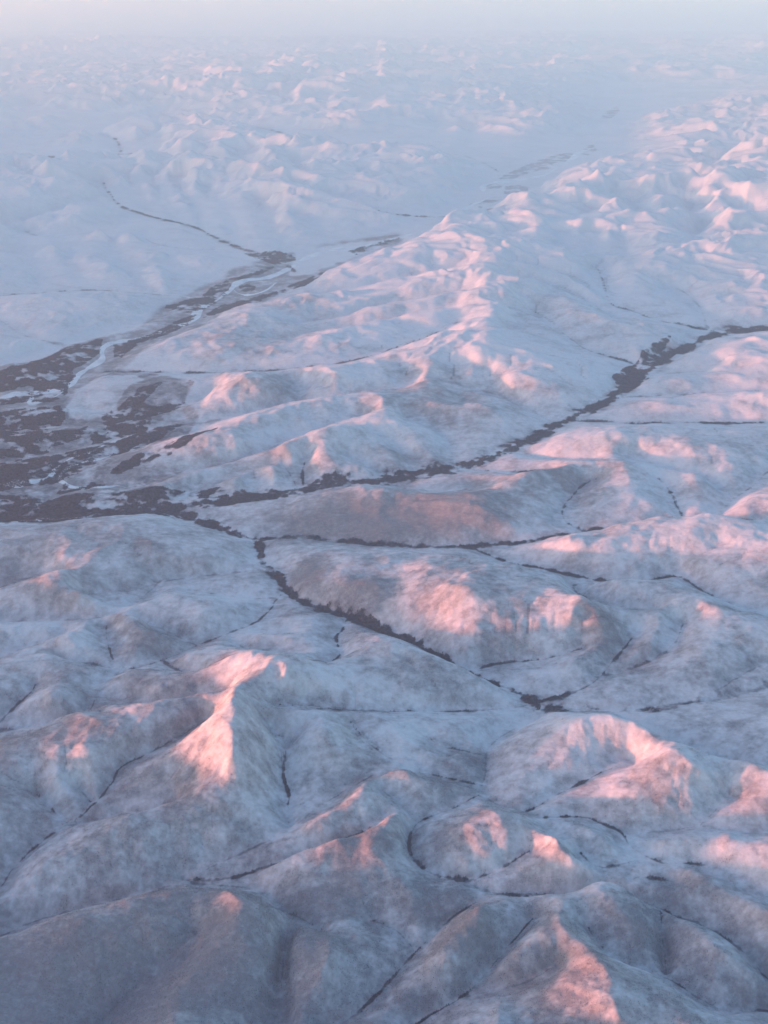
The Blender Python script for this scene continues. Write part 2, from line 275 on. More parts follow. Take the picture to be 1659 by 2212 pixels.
 "1120,486,.85 1125,515,.5", "1262,489,.8 1268,520,.5", "1310,490,.84 1318,525,.5", "1170,500,.74 1175,525,.5", "1440,475,.7 1452,466,.84 1470,468,.7", "1500,500,.6 1540,480,.8 1568,462,.98 1580,468,.94 1572,490,.92 1590,512,.6", "1580,468,.94 1620,485,.6 1700,490,.6",
 "1590,445,.7 1625,424,.9 1659,412,1.0 1720,405,.9", "1220,470,.3 1280,460,.56 1330,434,.82 1345,450,.6 1380,460,.4", "1400,445,.6 1415,434,.76 1440,450,.5 1480,440,.4", "1060,465,.2 1110,445,.44 1180,440,.46 1220,462,.3", "1540,400,.5 1590,385,.6 1610,384,.66 1640,400,.5",
 "1160,400,.3 1250,380,.4 1310,370,.4 1400,385,.4 1500,375,.4", "1350,350,.3 1450,330,.4 1560,345,.4 1660,330,.4", "900,240,.5 930,232,.7 985,236,.7 1040,250,.6 1090,270,.5 1120,300,.3", "860,300,.3 960,280,.5 1060,280,.5","1380,290,.3 1480,270,.4 1600,280,.4",
 "20,412,.5 50,398,.7 85,392,.72 105,384,.92 125,384,.9 150,380,.6", "105,384,.92 100,410,.5", "190,380,.6 220,370,.74 245,358,.98 262,356,.98 280,365,.7 292,358,.96 310,372,.66 340,365,.7 360,366,.92 375,366,.9 385,372,.7 398,360,.98 408,362,.8 420,357,1.12 430,370,1.06 440,390,.7", "245,358,.98 240,400,.5", "292,358,.96 285,410,.4", "360,366,.92 330,410,.5 320,440,.3", "430,370,1.06 410,410,.6 400,450,.3", "430,370,1.06 470,400,.6 520,420,.6", "398,360,.98 375,410,.5",
 "500,430,.5 550,410,.76 585,412,.82 610,414,.74 640,430,.7 700,450,.5 760,470,.36 850,480,.2", "585,412,.82 560,450,.4 520,500,.2", "640,430,.7 610,470,.4 600,520,.2",
 "385,318,.84 410,322,.8 440,335,.6 466,323,.84 500,330,.5", "488,312,.8 505,306,.9 512,310,.7", "530,334,.7 555,326,.9 570,330,.8 600,348,.7 620,345,.86 650,365,.5", "660,350,.6 690,332,.86 712,330,.9 740,345,.6 800,370,.5 900,420,.3", "700,390,.5 760,400,.5 830,430,.4", 
 "5,228,1.0 25,216,1.16 50,218,1.1 72,210,1.16 95,222,1.0 115,215,1.12 130,222,.9", "205,200,1.0 228,192,1.14 250,196,1.0", "90,262,.8 105,252,.98 110,270,.8", "150,285,.8 170,275,.92 185,300,.6", "295,285,.8 310,270,.96 345,270,.96 360,290,.7", "-30,250,.9 20,260,.9 40,262,.9", "140,310,.5 250,260,.5","560,265,.5 620,240,.6 680,260,.5",
 "-30,430,.5 20,422,.66 60,440,.5 90,450,.56 140,440,.4", "60,480,.5 100,470,.52", "40,560,.4 80,545,.5 130,540,.5 170,560,.4", "220,520,.4 250,505,.52 290,520,.4", "200,580,.36 260,575,.44 330,590,.42 370,610,.3", "0,600,.4 50,585,.5", "20,660,.4 90,645,.42 180,660,.3 300,680,.2", "0,780,.2 90,720,.2", "-30,520,.5 30,505,.5", "140,470,.4 180,455,.5 210,480,.4", "280,560,.3 340,545,.36 420,570,.28", "380,480,.3 420,540,.2",
]

NROW_SEGS = {}
def dens(pts, zs, step=1.5):
    o = []
    for (a, b), za, zb in zip(zip(pts[:-1], pts[1:]), zs[:-1], zs[1:]):
        n = max(1, int(math.hypot(b[0] - a[0], b[1] - a[1]) / step))
        t = np.arange(n) / n
        o.append(np.stack([a[0] + (b[0] - a[0]) * t, a[1] + (b[1] - a[1]) * t, za + (zb - za) * t], 1))
    o.append(np.array([[pts[-1][0], pts[-1][1], zs[-1]]]))
    return np.concatenate(o)
def smooth_line(pts, it=1):
    p = np.array(pts, float)
    for _ in range(it):          # Chaikin corner cutting keeps the streams from looking like rulers
        if len(p) < 3: return p
        q = p[:-1] * .75 + p[1:] * .25; r = p[:-1] * .25 + p[1:] * .75
        m = np.stack([q, r], 1).reshape(-1, p.shape[1])
        p = np.concatenate([p[:1], m[1:-1], p[-1:]])
    return p
vs, rs = [], []
vlines = []
for k, (s, z0, z1, hw, st, fl) in enumerate(VAL):
    p = smooth_line(P(s), 2)
    L = np.concatenate([[0], np.cumsum(np.hypot(*np.diff(p, axis=0).T))]); L /= L[-1]
    z = z0 + (z1 - z0) * L ** 1.3
    d = dens([tuple(q) for q in p], z)
    x, y = ground(d[:, 0], d[:, 1], d[:, 2])
    # a natural waver for the line (in km, smooth along its length)
    n = len(x); rng = np.random.RandomState(k); 
    wv = np.zeros(n)
    for f in (23, 11, 6):
        m = n // f + 3; c = rng.uniform(-1, 1, m); wv += np.interp(np.arange(n) / f, np.arange(m), c) * f / 23
    px = np.hypot(x, y) * .000338
    th = np.arctan2(x, y) + wv * .000338 * (3.0 if hw < 9 else 2.0)
    r = np.hypot(x, y)
    rr = r * np.exp(np.roll(wv, 7) * .000338 * 4)
    x, y = rr * np.sin(th), rr * np.cos(th)
    tap = np.interp(np.linspace(0, 1, n), [0, .6, 1], [1, .85, .35]) if hw < 9 else np.ones(n)
    nx_, ny_ = -np.gradient(y), np.gradient(x); sd = A / np.hypot(rr, A)
    fk = np.clip(np.hypot(nx_, ny_) / (np.sqrt(nx_ ** 2 + (ny_ * sd) ** 2) + 1e-9), 1, 2.6) ** .8
    st = np.full(n, st * (.80 if hw < 9 else .9)) * np.clip(.95 + .35 * np.interp(np.arange(n) / 17., np.arange(n // 17 + 3), rng.uniform(-1, 1, n // 17 + 3)), .3, 1)
    hv = np.clip(1 + .55 * np.interp(np.arange(n) / 13., np.arange(n // 13 + 3), rng.uniform(-1, 1, n // 13 + 3)), .4, 1.7)
    vlines.append((x, y, d[:, 2], hw * px * tap * fk * hv * (.62 if hw < 9 else .8), st, fl * px * tap * fk))
    vs.append(np.stack([x, y, d[:, 2]], 1))
for s in RID:
    a = np.array(P(s)); a = smooth_line(a, 1)
    d = dens([tuple(q[:2]) for q in a], a[:, 2])
    x, y = ground(d[:, 0], d[:, 1], d[:, 2]); rs.append(np.stack([x, y, d[:, 2]], 1))
vs = np.concatenate(vs); rs = np.concatenate(rs)
def cell(x, y, dth):
    return np.log(np.hypot(x, y) / R0) / dth, (np.arctan2(x, y) - TH0) / dth

# ---- noise in place coordinates
def lattice(ix, iy, seed):
    h = (ix.astype(np.int64) * 374761393 + iy.astype(np.int64) * 668265263 + seed * 974634777) & 0xffffffff
    h = ((h ^ (h >> 13)) * 1274126177) & 0xffffffff
    h = h ^ (h >> 16)
    return (h & 0xffff).astype(np.float32) * (2 * math.pi / 65536)
def perlin(x, y, seed=0):
    fx = np.floor(x); fy = np.floor(y); dx = (x - fx).astype(np.float32); dy = (y - fy).astype(np.float32)
    ux = dx * dx * dx * (dx * (dx * 6 - 15) + 10); uy = dy * dy * dy * (dy * (dy * 6 - 15) + 10)
    def g(i, j):
        a = lattice(fx + i, fy + j, seed); return np.cos(a) * (dx - i) + np.sin(a) * (dy - j)
    n0 = g(0, 0) * (1 - ux) + g(1, 0) * ux; n1 = g(0, 1) * (1 - ux) + g(1, 1) * ux
    return (n0 * (1 - uy) + n1 * uy) * 1.5
def fbm(x, y, wl, oct, cellkm, seed=0, gain=.5, ridge=False):
    s = np.zeros(x.shape, np.float32); a = 1.0
    for o in range(oct):
        n = perlin(x / wl, y / wl, seed + o)
        if ridge: n = 1 - 2 * np.abs(n)
        s += a * n * np.clip(wl / cellkm / 3 - .5, 0, 1); a *= gain; wl *= .5
    return s
def sstep(a, b, x):
    t = np.clip((x - a) / float(b - a), 0, 1); return t * t * (3 - 2 * t)

# ---- relaxed surface through valley floors and crests (Laplace, coarse to fine)
def raster(pts, dth, nr, nc):
    i, j = cell(pts[:, 0], pts[:, 1], dth); i = np.rint(i).astype(int); j = np.rint(j).astype(int)
    ok = (i >= 0) & (i < nr) & (j >= 0) & (j < nc)
    k = i[ok] * nc + j[ok]
    c = np.bincount(k, minlength=nr * nc); s = np.bincount(k, pts[ok, 2], minlength=nr * nc)
    return (s / np.maximum(c, 1)).reshape(nr, nc), (c > 0).reshape(nr, nc)
def resample(h, nr, nc):
    a, b = h.shape
    i = np.linspace(0, a - 1, nr); j = np.linspace(0, b - 1, nc)
    i0 = np.minimum(i.astype(int), a - 2); j0 = np.minimum(j.astype(int), b - 2); fi = (i - i0)[:, None]; fj = (j - j0)[None]
    t = h[i0] * (1 - fi) + h[i0 + 1] * fi
    return t[:, j0] * (1 - fj) + t[:, j0 + 1] * fj
def relax(sets, lv=(16, 8, 4, 2, 1), its=(900, 400, 200, 120, 60), floor=.15):
    h = None
    for f, n in zip(lv, its):
        nr = (NR - 1) // f + 1; nc = (NC - 1) // f + 1; dth = DG * f
        v = np.zeros((nr, nc)); m = np.zeros((nr, nc), bool)
        for s in sets:                      # later sets (valleys) win
            a, b = raster(s, dth, nr, nc); v = np.where(b, a, v); m |= b
        h = np.full((nr, nc), floor) if h is None else resample(h, nr, nc)
        h = np.where(m, v, h).astype(np.float32); v = v.astype(np.float32)
        for _ in range(n):
            p = np.pad(h, 1, mode='edge')
            g = (p[:-2, 1:-1] + p[2:, 1:-1] + p[1:-1, :-2] + p[1:-1, 2:]) * .25
            # a weak pull to the regional level keeps empty country from floating
            g = g + (floor - g) * (.0004 * (f / 4.0) ** 2 if f > 2 else 0)
            h = np.where(m, v, g)
    return h, m
H, MC = relax([rs, vs])
ZV, _ = relax([vs], its=(400, 200, 100, 50, 20), floor=.12)
print('relax', time.time() - T0)
ii, jj = np.mgrid[0:NR, 0:NC]
RG = R0 * np.exp(ii * DG); TG = TH0 + jj * DG
X = (RG * np.sin(TG)); Y = (RG * np.cos(TG)); CELL = RG * DG

amp0_ = lambda h, z: np.clip(h - z, 0, 1)
# ---- how far from any traced line (in cells) at quarter resolution
q = MC[::4, ::4].copy()
for a in range(4):
    for b in range(4):
        t = MC[a::4, b::4]; q[:t.shape[0], :t.shape[1]] |= t
D = np.where(q, 0, 1e3).astype(np.float32)
for _ in range(45):
    p = np.pad(D, 1, mode='edge')
    D = np.minimum(D, np.minimum(np.minimum(p[:-2, 1:-1], p[2:, 1:-1]), np.minimum(p[1:-1, :-2], p[1:-1, 2:])) + 1)
D = resample(D, NR, NC) * 4
sparse = sstep(14, 70, D)
wx = X + fbm(X, Y, 4.0, 3, CELL, 50) * .9; wy = Y + fbm(X, Y, 4.0, 3, CELL, 60) * .9
def blur(h, n):
    for _ in range(n):
        p = np.pad(h, 1, mode='edge'); h = (p[:-2, 1:-1] + p[2:, 1:-1] + p[1:-1, :-2] + p[1:-1, 2:]) * .125 + h * .5
    return h
rel = np.clip(H - ZV, 0, None)
rr_ = np.minimum(rel, 1.2); H = np.minimum(H, ZV) + (.80 + .75 * sstep(48, 66, RG)) * (1.45 * rr_ - .5 * rr_ ** 2)
flat = sstep(.0, .06, rel)
amp = np.maximum(rel, .0)
n1 = fbm(wx, wy, 3.4, 6, CELL, 3, .46, True) * .55
n2 = fbm(wx, wy, 1.3, 6, CELL, 13, .55, True) * .7
rugged = .6 + .9 * sstep(22, 55, RG); calm = 1 - .5 * sstep(26, 40, RG) * (1 - sstep(52, 62, RG))
H = blur(H, 5); Hs = blur(H, 45); nw = .6 * (1 - sstep(18, 48, RG)); H = H * (1 - nw) + Hs * nw
_, VM = raster(vs, DG, NR, NC)
DV = np.where(VM, 0, 99.).astype(np.float32)
for _ in range(60):
    p = np.pad(DV, 1, mode='edge')
    DV = np.minimum(DV, np.minimum(np.minimum(p[:-2, 1:-1], p[2:, 1:-1]), np.minimum(p[1:-1, :-2], p[1:-1, 2:])) + 1)
    DV = np.minimum(DV, np.minimum(np.minimum(p[:-2, :-2], p[2:, 2:]), np.minimum(p[2:, :-2], p[:-2, 2:])) + 1.414)
DV = blur(np.clip(DV + 5 * fbm(X, Y, 1.5, 4, CELL, 41) * sstep(0, 6, DV), 0, 99), 2)
gv = 1 - np.exp(-(DV / 15.) ** 1.0)
H = np.where(H > ZV, ZV + (H - ZV) * gv, H)
fl_ = np.zeros((NR, NC), bool)
fpx = np.concatenate([np.stack([l[0], l[1], l[5] * 0 + 1], 1)[l[5] > .25] for l in vlines if (l[5] > .25).any()])
_, fl_ = raster(fpx, DG, NR, NC); FD = np.where(fl_, 0, 99.).astype(np.float32)
for _ in range(14):
    p = np.pad(FD, 1, mode='edge'); FD = np.minimum(FD, np.minimum(np.minimum(p[:-2, 1:-1], p[2:, 1:-1]), np.minimum(p[1:-1, :-2], p[1:-1, 2:])) + 1)
upl = sstep(4, 14, FD)
lift = (1 - np.exp(-np.clip(DV - 1.5, 0, 99) / 11.)) * upl * (.13 + .05 * np.clip(perlin(X / 5, Y / 5, 77), -1, 1)) * np.clip(1.25 - amp0_(H, ZV) * 1.2, .2, 1)
H = H + lift
flat = flat * sstep(0, 9, DV)
opn = .2 + .3 * sstep(50, 62, RG) + .5 * sstep(5, 24, D)
H = H + flat * calm * (amp * .30 + .07 + .46 * sstep(36, 62, RG) * opn) * n1 * rugged + flat * (amp * .10 + .035 + .10 * sstep(30, 50, RG) * opn) * n2 * rugged + flat * .014 * fbm(wx, wy, .5, 3, CELL, 87, .6)
# open country no line was traced in: rolling ranges of its own
mount = fbm(wx, wy, 11.0, 7, CELL, 23, .52, True)
H = H + sparse * (np.clip(mount * (.36 + .75 * sstep(25, 80, RG)) + .16, 0, None) * (.55 + .5 * np.clip(perlin(X / 40, Y / 40, 5), -1, 1)))
# unseen range added left of the frame to keep the low ground in shade
west = sstep(rad(-18.5), rad(-23), TG) * (1 - .8 * sstep(rad(-26), rad(-30), TG))
H = H + west * (.16 + .16 * np.clip(perlin(X / 3.0, Y / 3.0, 8), -1, 1) + .10 * n1)
print('noise', time.time() - T0)

# ---- running water: fill, route, incise (implicit stream power on the whole sheet)
import heapq
def fill(h):
    nr, nc = h.shape
    W = nc + 2
    g = np.full((nr + 2, W), -1e9); g[1:-1, 1:-1] = h
    closed = np.ones((nr + 2, W), bool); closed[1:-1, 1:-1] = False
    z = g.ravel().tolist(); cl = closed.ravel().tolist(); hp = []
    for i in list(range(1, nr + 1)):
        for j in (1, nc): hp.append((z[i * W + j], i * W + j))
    for j in range(1, nc + 1):
        for i in (1, nr): hp.append((z[i * W + j], i * W + j))
    for _, k in hp: cl[k] = True
    heapq.heapify(hp); pop = heapq.heappop; push = heapq.heappush
    off = (-W, W, -1, 1, -W - 1, -W + 1, W - 1, W + 1)
    while hp:
        e, k = pop(hp)
        for o in off:
            n = k + o
            if not cl[n]:
                cl[n] = True
                if z[n] <= e: z[n] = e + 2e-5
                push(hp, (z[n], n))
    return np.array(z, np.float64).reshape(nr + 2, W)[1:-1, 1:-1]
SN = NR                               # whole sheet
def route(h):
    nr, nc = h.shape
    best = np.zeros(h.shape); rec = np.arange(nr * nc).reshape(nr, nc); ln = np.ones(h.shape)
    base = rec.copy()
    for di in (-1, 0, 1):
        for dj in (-1, 0, 1):
            if di == 0 and dj == 0: continue
            a0, a1 = max(0, -di), nr - max(0, di); b0, b1 = max(0, -dj), nc - max(0, dj)
            dl = math.hypot(di, dj)
            s = (h[a0:a1, b0:b1] - h[a0 + di:a1 + di, b0 + dj:b1 + dj]) / dl
            bs = best[a0:a1, b0:b1]; m = s > bs
            bs[m] = s[m]; rec[a0:a1, b0:b1][m] = base[a0 + di:a1 + di, b0 + dj:b1 + dj][m]; ln[a0:a1, b0:b1][m] = dl
    return rec.ravel(), ln
def accumulate(rec, v):
    n = len(rec); idx = np.arange(n); s = v.copy(); r = rec.copy()
    root = r == idx
    for _ in range(13):
        live = ~(r == idx)
        add = np.bincount(r[live], s[live], minlength=n)
        s = s + add
        # a node whose jump ends in a root stops there
        r2 = r[r]
        stop = root[r]
        # nodes that already reached a root have delivered everything: park them
        r = np.where(stop, idx, r2)
        if not (r != idx).any(): break
    return s
def incise(h, K, m, it):
    area = None
    for _ in range(it):
        rec, ln = route(h)
        area = accumulate(rec, (CELL ** 2).ravel())
        F = K * area ** m / (ln * CELL).ravel()
        n = len(rec); idx = np.arange(n)
        isr = rec == idx
        b = np.where(isr, 0, F / (1 + F)); a = np.where(isr, h.ravel(), h.ravel() / (1 + F)); r = rec.copy()
        for _ in range(13):
            a = a + b * a[r] * (~isr[idx] if False else 1); b = b * b[r]; r = r[r]
            if b.max() < 1e-9: break
        h = a.reshape(h.shape)
    return h, area.reshape(h.shape)
H0 = H.copy()
Hf = fill(H)
print('fill', time.time() - T0)
H = Hf
H, AR = incise(H, .03, .45, 6)
H = H * .5 + blur(H, 3) * .5
H, AR = incise(H, .016, .45, 4)
print('erode', time.time() - T0, 'lowered', float((Hf - H).mean()), float((Hf - H).max()))
dry = 1 - sstep(.0003, .003, blur(Hf - H0, 2)); H = H0 - (Hf - H) * dry * (.45 + .55 * sstep(48, 64, RG))
H = np.maximum(H, H0 - .02 - .5 * amp)
round_ = blur(H, 4)
soft = .75 - .25 * sstep(18, 40, RG) - .35 * sstep(48, 60, RG)
H = H * (1 - soft) + round_ * soft

# ------------------------------------------------------------------ the finished sheet: finer fan
DF = rad(0.05)
nc = int(round((TH1 - TH0) / DF)) + 1
smax = math.log(1100. / R0); s = [0.0]
while s[-1] < smax:
    r = R0 * math.exp(s[-1]); s.append(s[-1] + DF * float(np.interp(r, [8, 20, 45, 90, 200, 330, 1100], [1.05, 1.35, 2.0, 3.2, 6, 9, 40])))
s = np.array(s); nr = len(s)
fi = np.clip(s / DG, 0, NR - 1.001); fj = np.clip(np.arange(nc) * DF / DG, 0, NC - 1.001)
def cub(h):
    def w(t): return (-.5 * t + t * t - .5 * t ** 3, 1 - 2.5 * t * t + 1.5 * t ** 3, .5 * t + 2 * t * t - 1.5 * t ** 3, -.5 * t * t + .5 * t ** 3)
    i = fi.astype(int); t = fi - i; ws = w(t)
    a = sum(h[np.clip(i + k - 1, 0, NR - 1)] * ws[k][:, None] for k in range(4))
    j = fj.astype(int); t = fj - j; ws = w(t)
    return sum(a[:, np.clip(j + k - 1, 0, NC - 1)] * ws[k][None] for k in range(4))
sparse_f = cub(sparse); Z = cub(H); RELF = cub(rel); ARF = np.exp(cub(np.log(AR) * dry + np.log(.002) * (1 - dry)))
far_ = sstep(math.log(250 / R0), math.log(R1 / R0), s)[:, None]; Z = Z * (1 - far_) + .12 * far_
RF = (R0 * np.exp(s))[:, None] * np.ones((1, nc)); TF = TH0 + np.arange(nc)[None] * DF * np.ones((nr, 1))
XF = RF * np.sin(TF); YF = RF * np.cos(TF); CF = RF * DF
# distances to the traced streams
def splat(lines, colw, rng_px, val):
    """min over lines of distance/width; and that line's value"""
    out = np.full(nr * nc, 9.0); vv = np.zeros(nr * nc)
    for (x, y, z, hw, st, fl) in lines:
        wdt = hw if colw == 'w' else fl
        ok = (wdt > 1e-4) if colw == 'f' else (st > .01)
        if not ok.any(): continue
        x, y, wd, st_ = x[ok], y[ok], wdt[ok], st[ok]
        sx = np.log(np.hypot(x, y) / R0); j = (np.arctan2(x, y) - TH0) / DF
        i = np.interp(sx, s, np.arange(nr), left=-99, right=nr + 99)
        R = int(np.ceil((wd / (np.hypot(x, y) * DF)).max() * rng_px)) + 2
        R = min(R, 34)
        for di in range(-R, R + 1):
            for dj in range(-R, R + 1):
                a = np.rint(i).astype(int) + di; b = np.rint(j).astype(int) + dj
                g = (a >= 0) & (a < nr) & (b >= 0) & (b < nc)
                if not g.any(): continue
                k = a[g] * nc + b[g]
                d = np.hypot(XF.ravel()[k] - x[g], YF.ravel()[k] - y[g]) / wd[g]
                np.minimum.at(out, k, d)
                if val:
                    hit = d <= out[k] + 1e-9; vv[k[hit]] = st_[g][hit]
    return out.reshape(nr, nc), vv.reshape(nr, nc)
DW, SW = splat(vlines, 'w', 4.2, True)
DFL, FW = splat([(l[0], l[1], l[2], l[3], np.maximum(l[5], .03), np.maximum(l[5], .03)) for l in vlines], 'f', 3.4, True)
print('splat', time.time() - T0)
ZVF = cub(blur(ZV, 3)); n_mid0 = fbm(XF, YF, 1.2, 4, CF, 31, .6)
cap = ZVF + .004 + np.maximum(DFL - .6 + n_mid0 * .4, 0) ** 1.2 * FW * .24
k = 1 - sstep(.5, 2.4, DFL + n_mid0 * .4)
Z = Z * (1 - k * .8) + np.minimum(Z, ZVF + .004) * k * .8
# fine relief
hil = sstep(.02, .2, RELF)
sl = fbm(XF, YF, .55, 6, CF, 71, .58)
Z = Z + hil * sl * .017

# ------------------------------------------------------------------ ground cover (what grows or lies where)
def at_uv(u, v, z=.2):
    return ground(u, v, z)
# photo position of each ground point, used only to look up which district it belongs to
def district(lst):
    o = np.zeros(XF.shape)
    for (u, v, ru, rv, val) in lst:
        cx, cy = ground(u, v, .2); ex, _ = ground(u + ru, v, .2); _, ey0 = ground(u, v - rv, .2); _, ey1 = ground(u, v + rv, .2)
        m = ((XF - cx) / (ex - cx)) ** 2 + ((YF - cy) / (.5 * (ey0 - ey1))) ** 2
        o = np.maximum(o, val * np.exp(-m * 1.1)) if val > 0 else o
    return o
TUN = [(650, 1500, 120, 40, .3), (0, 2180, 650, 200, 1.0), (100, 1750, 700, 420, .34), (700, 2150, 900, 330, .36), (850, 1900, 500, 220, .22), (250, 1050, 500, 160, .3), (1500, 2100, 500, 250, .22), (900, 1150, 500, 200, .22), (480, 2080, 380, 170, .78), (150, 2120, 300, 140, .7), (700, 1960, 300, 60, .7), (760, 1860, 120, 60, .6), (350, 1770, 260, 90, .45), (100, 1800, 160, 120, .35),  # the broad lower-left patch is heath and also paints in lens vignetting
       (850, 1125, 260, 45, 1.0), (1030, 1120, 100, 60, .85), (330, 1390, 130, 40, .65), (110, 1640, 250, 70, .45), (670, 1240, 50, 45, 1.0), (760, 1290, 120, 40, .6), (1000, 2050, 90, 90, .75),
       (900, 1000, 160, 60, .35), (960, 890, 200, 80, .35), (600, 850, 120, 40, .45), (560, 1000, 180, 40, .25), (1400, 2020, 120, 80, .7), (1500, 1940, 150, 60, .65), (900, 1960, 120, 60, .6), (620, 650, 110, 40, .45),
       (560, 740, 160, 60, .35), (1340, 1420, 120, 70, .4), (1000, 1640, 90, 40, .45), (960, 1710, 90, 30, .55), (1120, 1060, 160, 60, .3), (1240, 1050, 120, 50, .45), (1290, 1380, 80, 40, .4), (880, 1490, 150, 40, .35),
       (100, 1300, 200, 60, .3), (80, 1250, 140, 50, .35), (1230, 700, 150, 60, .2), (150, 960, 300, 90, .5)]
tun = district(TUN)
n_big = fbm(XF, YF, 3.2, 5, CF, 90, .55); n_mid = fbm(XF, YF, .8, 5, CF, 95, .6); n_fine = fbm(XF, YF, .22, 5, CF, 99, .75)
dzr = np.gradient(Z, axis=0) / np.gradient(RF, axis=0); dzt = np.gradient(Z, axis=1) / CF
slope = np.hypot(dzr, dzt)
# rows of dwarf shrub running down the slopes
gx = TF * RF
tundra = sstep(-.1, 1.15, tun * 1.0 + .20 + .13 * (1 - sstep(22, 34, RF)) + n_big * .18 + n_mid * .24 + n_fine * .18 + .04 * (1 - sstep(16, 26, RF)) + .05 * (1 - sstep(28, 40, RF)) - .12 * sstep(.5, .9, Z))
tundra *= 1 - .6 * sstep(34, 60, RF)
gully = sstep(math.log(.15), math.log(2.5), np.log(ARF)) * sstep(.03, .12, slope + .05) 
rill = (1 - .7 * sstep(25, 45, RF)) * sstep(math.log(.012), math.log(.35), np.log(ARF)) * sstep(.05, .16, slope)
gully = gully * np.clip(.6 + tun * .8, 0, 1) * (1 - .6 * sstep(30, 70, RF))
# woods along the streams, ragged edges
rag = .9 + .6 * n_mid + .7 * n_fine
core = SW * np.clip(.9 + .6 * n_mid + .5 * n_fine, .68, 1) * (1 - sstep(.55, 1.5, DW / np.clip(rag, .3, 2.2)))
halo = SW * (1 - sstep(.9, 3.2, DW)) * np.clip(.5 + n_mid, 0, 1) * .5
woods = np.clip(core + halo * (1 - core), 0, 1)
# forest on the flood plain: traced bands with pale bars between them
PL = [(0, 840, 45, 0), ]
def poly_mask(poly, soft_px=4):
    pts = np.array(P(poly)); gxp, gyp = ground(pts[:, 0], pts[:, 1], 0.02)
    # signed area test in bearing / log-distance space, fine for these small outlines
    a = np.arctan2(gxp, gyp); b = np.log(np.hypot(gxp, gyp) / R0)
    w1 = TF + (n_mid * 4 + n_fine * 3) * .000338; w2 = s[:, None] + (n_fine * 4 - n_mid * 4) * .0007
    i0 = max(0, np.searchsorted(s, b.min()) - 8); i1 = min(nr, np.searchsorted(s, b.max()) + 8)
    j0 = int(max(0, (a.min() - TH0) / DF - 8)); j1 = int(min(nc, (a.max() - TH0) / DF + 8))
    w1 = w1[i0:i1, j0:j1]; w2 = w2[i0:i1, j0:j1]; ins = np.zeros(w1.shape, bool)
    for k in range(len(a)):
        x1, y1, x2, y2 = a[k - 1], b[k - 1], a[k], b[k]
        c = ((y1 > w2) != (y2 > w2)) & (w1 < (x2 - x1) * (w2 - y1) / (y2 - y1 + 1e-12) + x1); ins ^= c
    o = np.zeros(XF.shape); o[i0:i1, j0:j1] = ins; return o
FOREST = ["-120,860 0,815 60,795 130,760 190,745 225,735 215,765 170,795 140,815 100,838 30,842 -120,880",
 "245,745 300,735 360,708 400,690 430,680 405,705 360,725 300,745 262,775 245,772",
 "355,665 390,655 440,640 455,625 490,610 500,620 490,640 470,655 440,672 400,680 370,672",
 "435,690 470,665 520,652 560,645 600,630 640,612 700,590 720,592 660,622 590,640 540,665 480,682",
 "515,622 535,618 555,624 545,634 520,634", "490,610 530,600 580,585 600,580 570,598 520,612",
 "525,556 570,550 640,552 640,566 590,578 560,570", "750,545 800,535 850,520 870,520 820,538 770,556",
 "1075,392 1110,372 1160,352 1215,335 1245,338 1240,352 1200,358 1190,370 1150,378 1110,392", "1255,320 1285,318 1292,330 1270,342 1250,338 1262,330",
 "1090,410 1110,402 1145,410 1140,425 1110,433 1085,430", "1040,405 1070,400 1090,408 1075,414 1050,412", "1010,447 1040,438 1090,434 1070,443 1030,447", "1000,460 1020,456 1035,460 1010,467", "1045,462 1060,455 1068,460 1050,468", "1030,452 1045,452 1040,458",
 "1295,260 1310,245 1335,232 1340,245 1320,262",
 "150,830 165,812 150,800 60,850 0,862 0,880 60,868 110,872 145,850",
 "0,900 60,890 130,880 145,905 110,935 150,940 190,925 200,940 130,965 60,972 0,960 -100,965 -100,900",
 "215,895 260,880 300,855 360,835 330,860 310,875 345,880 400,870 380,890 330,905 320,930 260,945 200,960 190,935 230,925",
 "0,1000 60,990 130,985 190,985 215,1000 160,1030 120,1045 60,1050 0,1062 -100,1062 -100,1005",
 "130,985 240,960 330,925 400,918 350,950 260,985 200,985", "0,975 60,965 110,975 40,988 -60,995",
 "125,1062 135,1045 190,1040 230,1050 180,1062 140,1068", "-100,1080 0,1072 100,1078 200,1075 330,1068 480,1062 430,1088 300,1108 420,1118 330,1130 200,1140 100,1142 0,1144 -100,1145",
 "300,1000 400,975 480,960 430,985 350,1005 260,1030 230,1025", "1320,835 1345,815 1400,775 1450,752 1430,780 1395,812 1370,850 1345,858",
 "400,1090 520,1080 640,1060 700,1040 760,1035 700,1065 560,1090 460,1100"]
forest = np.zeros(XF.shape)
for f in FOREST: forest = np.maximum(forest, poly_mask(f))
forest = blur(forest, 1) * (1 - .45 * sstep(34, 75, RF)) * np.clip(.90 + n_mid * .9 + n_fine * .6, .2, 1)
plain = poly_mask("-150,850 60,835 170,850 240,800 330,812 420,842 400,870 430,905 400,950 330,1010 420,1060 430,1110 100,1150 -150,1150")
meander = perlin(XF / 1.6 + n_mid * .5, YF / 3.4 + n_big, 7)
wisp = plain * (1 - sstep(.05, .35, np.abs(meander))) * .5 * (1 - poly_mask("140,870 190,820 300,830 270,860 240,895 200,905 150,905"))
woods = np.maximum(woods, forest * .9)
woods = np.clip(np.maximum(woods, wisp), 0, 1)
flood = poly_mask("-150,810 60,790 140,755 225,728 300,712 345,668 400,640 450,615 520,588 600,558 700,532 860,505 870,528 760,566 660,612 560,662 440,712 320,768 262,800 225,815 150,850 -150,870")
pale = np.maximum(poly_mask("145,880 175,840 210,822 290,818 310,832 270,858 240,892 200,905 155,903"), poly_mask("640,545 760,528 850,522 760,562 660,596 625,600"))
flood = np.clip(blur(np.clip(np.maximum(flood, plain) - pale, 0, 1), 24) * 1.15 + .25 * n_mid * blur(plain, 40), 0, 1) * (1 - .9 * blur(pale, 3))
